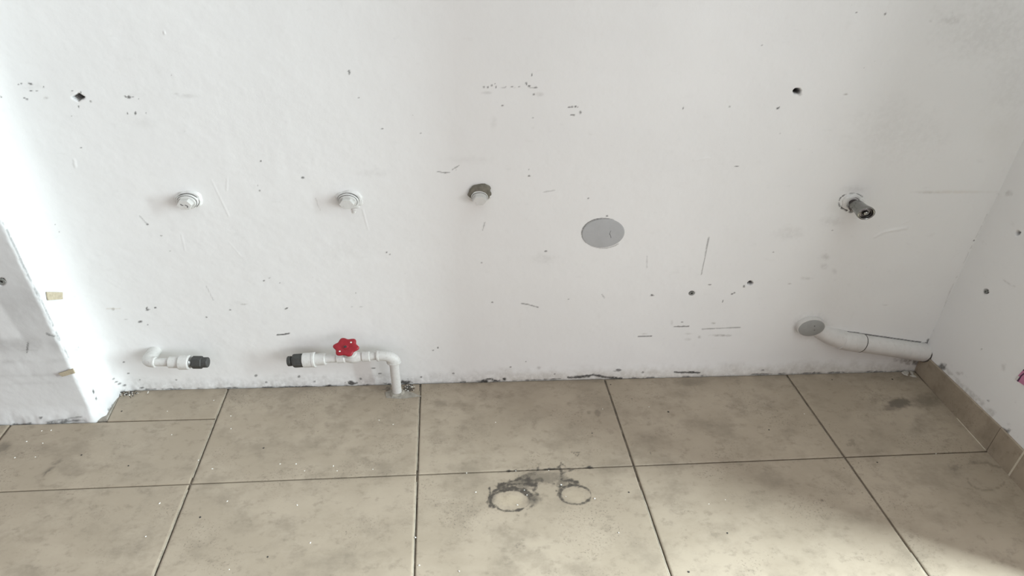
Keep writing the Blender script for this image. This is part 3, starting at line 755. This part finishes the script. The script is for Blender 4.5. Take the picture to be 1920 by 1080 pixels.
# elbow: starts at the capped mouth, runs back and bends along the wall
p0 = cfr + np.array([.004, .024, -.008]); p3 = Pb
ctrl1 = p0 + np.array([.016, .004, -.012]); ctrl2 = Pb - dirp * .030
path = []; erad = []
for s in np.linspace(0, 1, 14):
    erad.append((R0 + .0010) * (.52 + .48 * min(1., s / .62) ** 1.0))
    path.append((1 - s) ** 3 * p0 + 3 * s * (1 - s) ** 2 * ctrl1 + 3 * s * s * (1 - s) * ctrl2 + s ** 3 * p3)
MB().tube(path, erad, seg=36).build('elbow', M_PVC_DULL, t)
MB().lathe([(R0 + .0045, -.024), (R0 + .0055, -.006), (R0 + .005, .0016), (R0 + .002, .0022)], at=cfr, seg=48, rfun=None).build('socket_rim', M_PVC_DULL, t)
cap_ = MB().lathe([(R0 + .003, -.004), (R0 + .003, .0026), (R0 + .001, .0038)], at=cfr, seg=48).build('grey_cap', M_CAPGREY2, t)
MB().lathe([(.0018, .0038), (.0010, .0042)], at=cfr + np.array([.005, 0, .009]), seg=12, rfun=lumpy(5, .3)).build('stain_spot', M_DARKMARK, cap_)
MB().lathe([(.0030, .0036), (.0015, .0040)], at=cfr + np.array([.008, 0, -.007]), seg=12, rfun=lumpy(6, .3)).build('stain_spot', M_ANCHOR, cap_)
Pj = tr(on_back(1613, 643, -.006))
MB().tube([Pb - dirp * .022, Pb - dirp * .004, Pb, Pj - dirp * .002, Pj], [R0 + .001, R0 + .0026, R0 + .003, R0 + .003, R0 + .0022], seg=36).build('socket', M_PVC_DULL, t)
MB().tube([Pj - dirp * .0012, Pj + dirp * .0008], R0 + .0030, seg=36).build('joint_line', M_GAP, t)
kx = ((XR - root[0]) - end[0]) / dirp[0]
end = end + dirp * kx
MB().tube([Pj - dirp * .01, end], [R0 + .0012, R0 + .0025], seg=36).build('pipe', M_PVC_DULL, t)
pr = MB().tube([end - dirp * .0045, end - dirp * .001], [R0 + .0032, R0 + .0042], seg=40); pr.jitter(.0012, 33); pr.build('cracked_seal', M_GAP, t)

# ================================================================== CAPPED SUPPLY STUB, LEFT
Y1 = -.040
root = on_back(276, 658)
t = tag(empty('capped_pipe_stub', root), 'short white water pipe elbow closed with a black plug pointing right, beside the left corner', 'pipe stub')
tr = lambda p: (np.asarray(p) - root) / SQ
ax0 = tr(on_back(268, 679, Y1)); ax1 = tr(on_back(390, 679.5, Y1))
def ax(px):  return tr(on_back(px, 679 + (px - 268) * .004, Y1))
XD_ = (ax1 - ax0) / np.linalg.norm(ax1 - ax0)
wallp = np.array([ax(276)[0], .004 / .75, ax(276)[2]])
el = ax(276); rE = .0155
bend = [wallp, wallp + (el - wallp) * .5]
for s in np.linspace(0, 1, 9):
    a0 = el - np.array([0, -1, 0]) * .020; a2 = el + XD_ * .016
    bend.append((1 - s) ** 2 * a0 + 2 * s * (1 - s) * el + s * s * a2)
MB().tube(bend, [rE * .95] + [rE] * (len(bend) - 1), seg=28).build('elbow', M_PVC, t)
def seg_(px0, px1, r, name, mat, hexa=False, ch=.0012, tt=None, axf=None, dirv=None, spin=.3, profile=None):
    a, b_ = axf(px0), axf(px1); L = np.linalg.norm(b_ - a); d = (b_ - a) / L
    pr = profile(r, L) if profile else [(r * .92, 0), (r, ch), (r, L - ch), (r * .92, L)]
    return MB().lathe(pr, d=d, at=a, seg=36, rfun=hexf if hexa else None, spin=spin).build(name, mat, tt, angle=28)
rim = seg_(287, 292, .0160, 'elbow_rim', M_PVC, tt=t, axf=ax)
seg_(288, 320, .0118, 'pipe', M_PVC, tt=t, axf=ax)
seg_(317, 338, .0172, 'coupling', M_PVC, tt=t, axf=ax)
seg_(336, 356, .0218, 'collar', M_PVC, tt=t, axf=ax, ch=.002)
seg_(354, 363, .0160, 'thread', M_THREAD, tt=t, axf=ax, profile=lambda r, L: [(r * (1 if k % 2 else .9), L * k / 8) for k in range(9)])
pg = seg_(361, 380, .0196, 'black_plug', M_BLACK, hexa=True, tt=t, axf=ax, ch=.0018)
pgk = seg_(378, 390.5, .0155, 'plug_head', M_BLACK, tt=t, axf=ax, ch=.0015)
pgk.parent = pg

# ================================================================== VALVE ON THE PIPE FROM THE FLOOR
base = on_floor(745, 738)
YV = base[1]
root = base
t = tag(empty('stop_valve_pipe', root), 'white pipe rising from the floor with a red handwheel valve and a black end plug', 'valve')
tr = lambda p: (np.asarray(p) - root) / SQ
def axv(px): return tr(on_back(px, 665.5 + (735 - px) * .0610, YV))
top = axv(736); top[0] = 0.; top[1] = 0.
foot_p = np.array([0, 0, -.004])
MB().tube([foot_p, np.array([0, 0, top[2] * .5]), np.array([0, 0, top[2] - .012])], .0108, seg=28).build('riser', M_PVC, t)
left = axv(706); dv = (axv(600) - axv(720)); dv /= np.linalg.norm(dv)
bend = []
for s in np.linspace(0, 1, 10):
    a0 = top + np.array([0, 0, -.026]); a2 = top + dv * .034
    bend.append((1 - s) ** 2 * a0 + 2 * s * (1 - s) * top + s * s * a2)
MB().tube(bend, .0152, seg=28).build('elbow', M_PVC, t)
MB().lathe([(.0155, 0), (.0164, .001), (.0164, .005), (.0155, .006)], d=(0, 0, 1), at=top + np.array([0, 0, -.030]), seg=28).build('elbow_rim', M_PVC, t)
MB().lathe([(.0155, 0), (.0164, .001), (.0164, .005), (.0155, .006)], d=dv, at=top + dv * .031, seg=28).build('elbow_rim', M_PVC, t)
seg_(709, 690, .0120, 'pipe', M_PVC, tt=t, axf=axv)
vb = seg_(694, 632, .0150, 'valve_body', M_PVC, tt=t, axf=axv,
          profile=lambda r, L: [(r * .9, 0), (r * 1.05, .001), (r * 1.05, L * .22), (r * .86, L * .26), (r * 1.12, L * .42), (r * 1.2, L * .5), (r * 1.12, L * .6), (r * .86, L * .74), (r * 1.02, L * .78), (r * 1.02, L - .001), (r * .9, L)])
seg_(634, 608, .0122, 'pipe', M_PVC, tt=t, axf=axv)
seg_(611, 589, .0178, 'coupling', M_PVC, tt=t, axf=axv)
seg_(592, 586, .0232, 'collar_rim', M_PVC, tt=t, axf=axv)
seg_(588, 569, .0222, 'collar', M_PVC, tt=t, axf=axv, hexa=False)
seg_(571, 567, .0185, 'thread', M_THREAD, tt=t, axf=axv)
pg = seg_(569, 550, .0215, 'black_plug', M_BLACK, hexa=True, tt=t, axf=axv, ch=.003)
nk = seg_(552, 545, .0115, 'plug_neck', M_BLACK, tt=t, axf=axv); nk.parent = pg
pk = seg_(547, 540, .0152, 'plug_head', M_BLACK, tt=t, axf=axv); pk.parent = pg
# bonnet, stem and handwheel, tilted up and outwards
vc = axv(661)
wd = np.array([-.14, -.62, .80]); wd /= np.linalg.norm(wd)
ws = np.array([-.17, -.22, .96]); ws /= np.linalg.norm(ws)
MB().lathe([(.0125, 0), (.0135, .014), (.0135, .020), (.0095, .022), (.0095, .028), (.004, .029), (.004, .050)], d=ws, at=vc, seg=28).build('bonnet', M_PVC, t)
hw_at = vc + ws * .049
def lobes(tt): return 1 + .11 * math.cos(6 * tt)
hw = MB().lathe([(.0225, -.0035), (.0262, -.002), (.0272, .001), (.0262, .0042), (.0225, .0060), (.0150, .0050), (.0075, .0045)], d=wd, at=hw_at, seg=72, rfun=lobes, spin=.2)
hwo = hw.build('handwheel', M_RED, t, angle=50)
# hub and screw head, two open slots showing the paint behind
MB().lathe([(.0068, .003), (.0068, .0058), (.0058, .0066)], d=wd, at=hw_at, seg=24).build('hub', M_RED, hwo)
MB().lathe([(.0036, .005), (.0036, .0078), (.0026, .0086)], d=wd, at=hw_at, seg=12, rfun=hexf).build('screw', M_SCREW, hwo)
aa = np.cross((0, 0, 1.), wd); aa /= np.linalg.norm(aa); bb = np.cross(wd, aa)
for ang in (.98, .98 + math.pi):
    cpt = hw_at + .0175 * (math.cos(ang) * aa + math.sin(ang) * bb)
    MB().lathe([(.0022, .0052), (.0022, .0064)], d=wd, at=cpt, seg=12).build('slot', M_CRUMB, hwo)
# mortar collar where the riser enters the floor
mp = MB()
pts = [on_floor(*q)[:2] for q in [(722,736),(724,746),(752,748),(790,743),(774,736),(762,733),(733,731)]]
mp.prism([tuple(np.array(p) - root[:2]) for p in pts], -.001, .0016, .10)
mp.build('floor_mortar', M_MORTAR, t, sq=False)
mc = MB().lathe([(.0185, -.001), (.0165, .004), (.0125, .008)], d=(0, 0, 1), seg=24, rfun=lumpy(12, .25)); mc.jitter(.0015, 8)
mc.build('mortar_collar', M_MORTAR, t)

# ================================================================== SMALL THINGS
# wall plugs left in drilled holes
def anchor(P, d, label, r=.0062, grp='plastic plugs left in drilled holes'):
    t = tag(empty('wall_plug', P), label, 'wall plug', grp)
    MB().lathe([(r * .45, -.004), (r * .45, .0008), (r * .98, .0012), (r, .0004), (r, -.006)], d=d, seg=24, cap0=False, cap1=False).build('rim', M_ANCHOR, t)
    MB().lathe([(r * .46, -.004), (r * .46, -.0035)], d=d, seg=16).build('bore', M_DCRUMB, t)
    return t
anchor(on_back(1297, 550), (0, -1, 0), 'grey plastic wall plug low on the back wall, right of the round cover')
anchor(on_side(1848.5, 547, XR), (-1, 0, 0), 'grey wall plug in the right wall above the pink paper', r=.0058)
anchor(on_back(2, 528, YL), (0, -1, 0), 'dark grey wall plug at the left edge of the photo', r=.0085)

# masking tape
def tape(name, corners, nrm_, label):
    c = np.array(corners); o = c.mean(0); n = np.asarray(nrm_, float); nn = 6
    V = []; 
    for i in range(nn):
        for j in range(nn):
            u, v = i / (nn - 1), j / (nn - 1)
            p = (1 - u) * (1 - v) * c[0] + u * (1 - v) * c[1] + u * v * c[2] + (1 - u) * v * c[3]
            V.append(p - o + n * (.0026 + .0012 * random.random()))
    Fq = [(i * nn + j, (i + 1) * nn + j, (i + 1) * nn + j + 1, i * nn + j + 1) for i in range(nn - 1) for j in range(nn - 1)]
    b = MB().add(V, Fq); back_ = [v - n * .0022 for v in b.v]; k = len(b.v)
    b.add(back_, [tuple(reversed(q)) for q in Fq])
    edge = [i * nn for i in range(nn)] + [(nn - 1) * nn + j for j in range(1, nn)] + [i * nn + nn - 1 for i in range(nn - 2, -1, -1)] + [j for j in range(nn - 2, 0, -1)]
    for a_, b_ in zip(edge, edge[1:] + edge[:1]): b.f.append((a_, b_, b_ + k, a_ + k))
    return tag(b.build(name, M_TAPE, None, o, sq=False), label, 'tape', 'scraps of masking tape on the left wall')
tape('masking_tape', [on_side(*q, XL + .001) for q in [(88,563),(115.5,561),(114,548),(85,547.5)]], (1, 0, 0), 'beige scrap of masking tape on the bright return face, the upper of two')
tape('masking_tape', [on_back(*q, YL - .001) for q in [(118,704.5),(142,698),(138,690),(111,699)]], (0, -1, 0), 'beige scrap of masking tape on grey wall face near the floor, lower of two')

# pink printed paper on the right wall
o = on_side(1930, 711, XR - .0015)
t = tag(empty('pink_paper', o), 'pink paper scrap with dark purple edge on the right wall, cut by the photo edge', 'paper')
def card(pts, x0, x1, name, mat):
    P_ = [on_side(*q, XR - .0015) - o for q in pts]; n = len(P_)
    v = [(x0, p[1], p[2]) for p in P_] + [(x1, p[1], p[2]) for p in P_]
    f = [tuple(range(n)), tuple(range(2 * n - 1, n - 1, -1))] + [(k, (k + 1) % n, n + (k + 1) % n, n + k) for k in range(n)]
    return MB().add(v, f).build(name, mat, t, sq=False)
card([(1903,711),(1922,690),(1952,705),(1928,728)], -.0004, .0006, 'sheet', M_PINK)
card([(1903,711),(1909,704),(1912.5,707),(1907,714)], -.0006, -.0003, 'white_corner', M_WHITEPAPER)
card([(1907,714),(1915,703),(1921,699),(1921,701.5),(1916.5,705),(1909.5,716)], -.0007, -.0003, 'printed_line', M_PURPLE)
card([(1918,694.5),(1922,690),(1926,692),(1922,697)], -.0007, -.0003, 'printed_corner', M_PURPLE)

# plaster fragments in the right corner
def rock(seed, r, flat=.5, n=7):
    rng = random.Random(seed); b = MB(); prof = [(r * .75, 0), (r, r * flat * .5), (r * .8, r * flat), (r * .3, r * flat * 1.15)]
    b.lathe(prof, d=(0, 0, 1), seg=n, rfun=lumpy(seed, .5)); return b
for k, (x, y, r, lab) in enumerate([(1697, 701, .0095, 'largest pale plaster flake on the floor in the right corner'), (1709, 700, .0062, 'pale plaster flake in the right corner, beside the largest flake'), (1712, 706, .0065, 'pale plaster flake in the right corner, nearest to the camera')]):
    tag(rock(50 + k, r, .45).build('plaster_flake', M_FLAKE, None, on_floor(x, y), sq=False, angle=20), lab, 'plaster flake', 'plaster flakes in the right corner')

# crumbs scattered on the tiles
white = [(278,735),(320,729),(401,751),(314,771),(277,737),(433,780),(433,804),(78,808),(96,807),(50,828),(80,831),(66,857),(322,815),(398,879),(372,863),(28,858),(525,870),(555,870),(571,883),(625,874),(632,883),(699,880),(557,947),(426,940),(299,944),
         (273,1006),(582,1018),(711,788),(737,796),(929,792),(875,887),(967,883),(892,923),(1029,882),(983,919),(970,947),(1052,909),(1061,931),(988,928),(1115,935),(786,1060),(861,1071),(779,1008),(1160,999),(1217,763),(1508,776),(1130,767),(1755,851),(1360,937),(1329,945),(430,1068)]
wm = [rock(80 + k, 1., .7, 6).mesh('crumb', sq=False, angle=20) for k in range(3)]
for m_ in wm: m_.materials.append(M_CRUMB)
for k, (x, y) in enumerate(white):
    o = bpy.data.objects.new('plaster_crumb', wm[k % 3]); COL.objects.link(o)
    P = on_floor(x, y); o.location = (P[0], P[1], -.0003)
    s = random.uniform(.0010, .0018); o.scale = (s * random.uniform(.8, 1.4), s, s); o.rotation_euler = (0, 0, random.uniform(0, 6.28))
    tag(o, 'tiny white plaster crumb lying on the beige floor tiles', 'crumb', 'white crumbs scattered on the floor')
dm = rock(90, 1., .6, 6).mesh('dark_crumb', sq=False, angle=20); dm.materials.append(M_DCRUMB)
for k, (x, y) in enumerate([(228,771),(502,1044),(375,970),(494,840),(1291,1072),(1364,999.5),(1145,721),(1110,812),(1442,806),(1560,712),(1673,711),(1645,867),(153,853),(241,873),(1179,923),(1253,772)]):
    o = bpy.data.objects.new('dirt_crumb', dm); COL.objects.link(o)
    P = on_floor(x, y); o.location = (P[0], P[1], -.0003)
    s = random.uniform(.0014, .0022); o.scale = (s * 1.3, s, s * .7); o.rotation_euler = (0, 0, random.uniform(0, 6.28))
    tag(o, 'tiny dark crumb of dirt lying on the beige floor tiles', 'crumb', 'dark crumbs scattered on the floor')

# rubble swept into the left corner and round the riser: too fine to count
rb = MB(); rg = random.Random(3)
for k in range(170):
    if k < 110: x, y = rg.gauss(238, 13), rg.gauss(737, 3.5)
    else: x, y = rg.gauss(764, 7), rg.gauss(727, 4)
    P = on_floor(x, y)
    if P[1] > -.008 or P[0] < XL + .012: continue
    r = rg.uniform(.0007, .0021)
    b = rock(200 + k, r, .8, 5)
    rb.add([v + P for v in b.v], b.f)
me_o = rb.build('rubble', M_GAP, None, sq=False, angle=20)
me_o.data.materials.append(M_CRUMB)
for i, p in enumerate(me_o.data.polygons): p.material_index = 1 if (i // 17) % 3 == 0 else 0
tag(me_o, 'fine dark and white rubble swept against the foot of the back wall', 'rubble', kind='stuff')
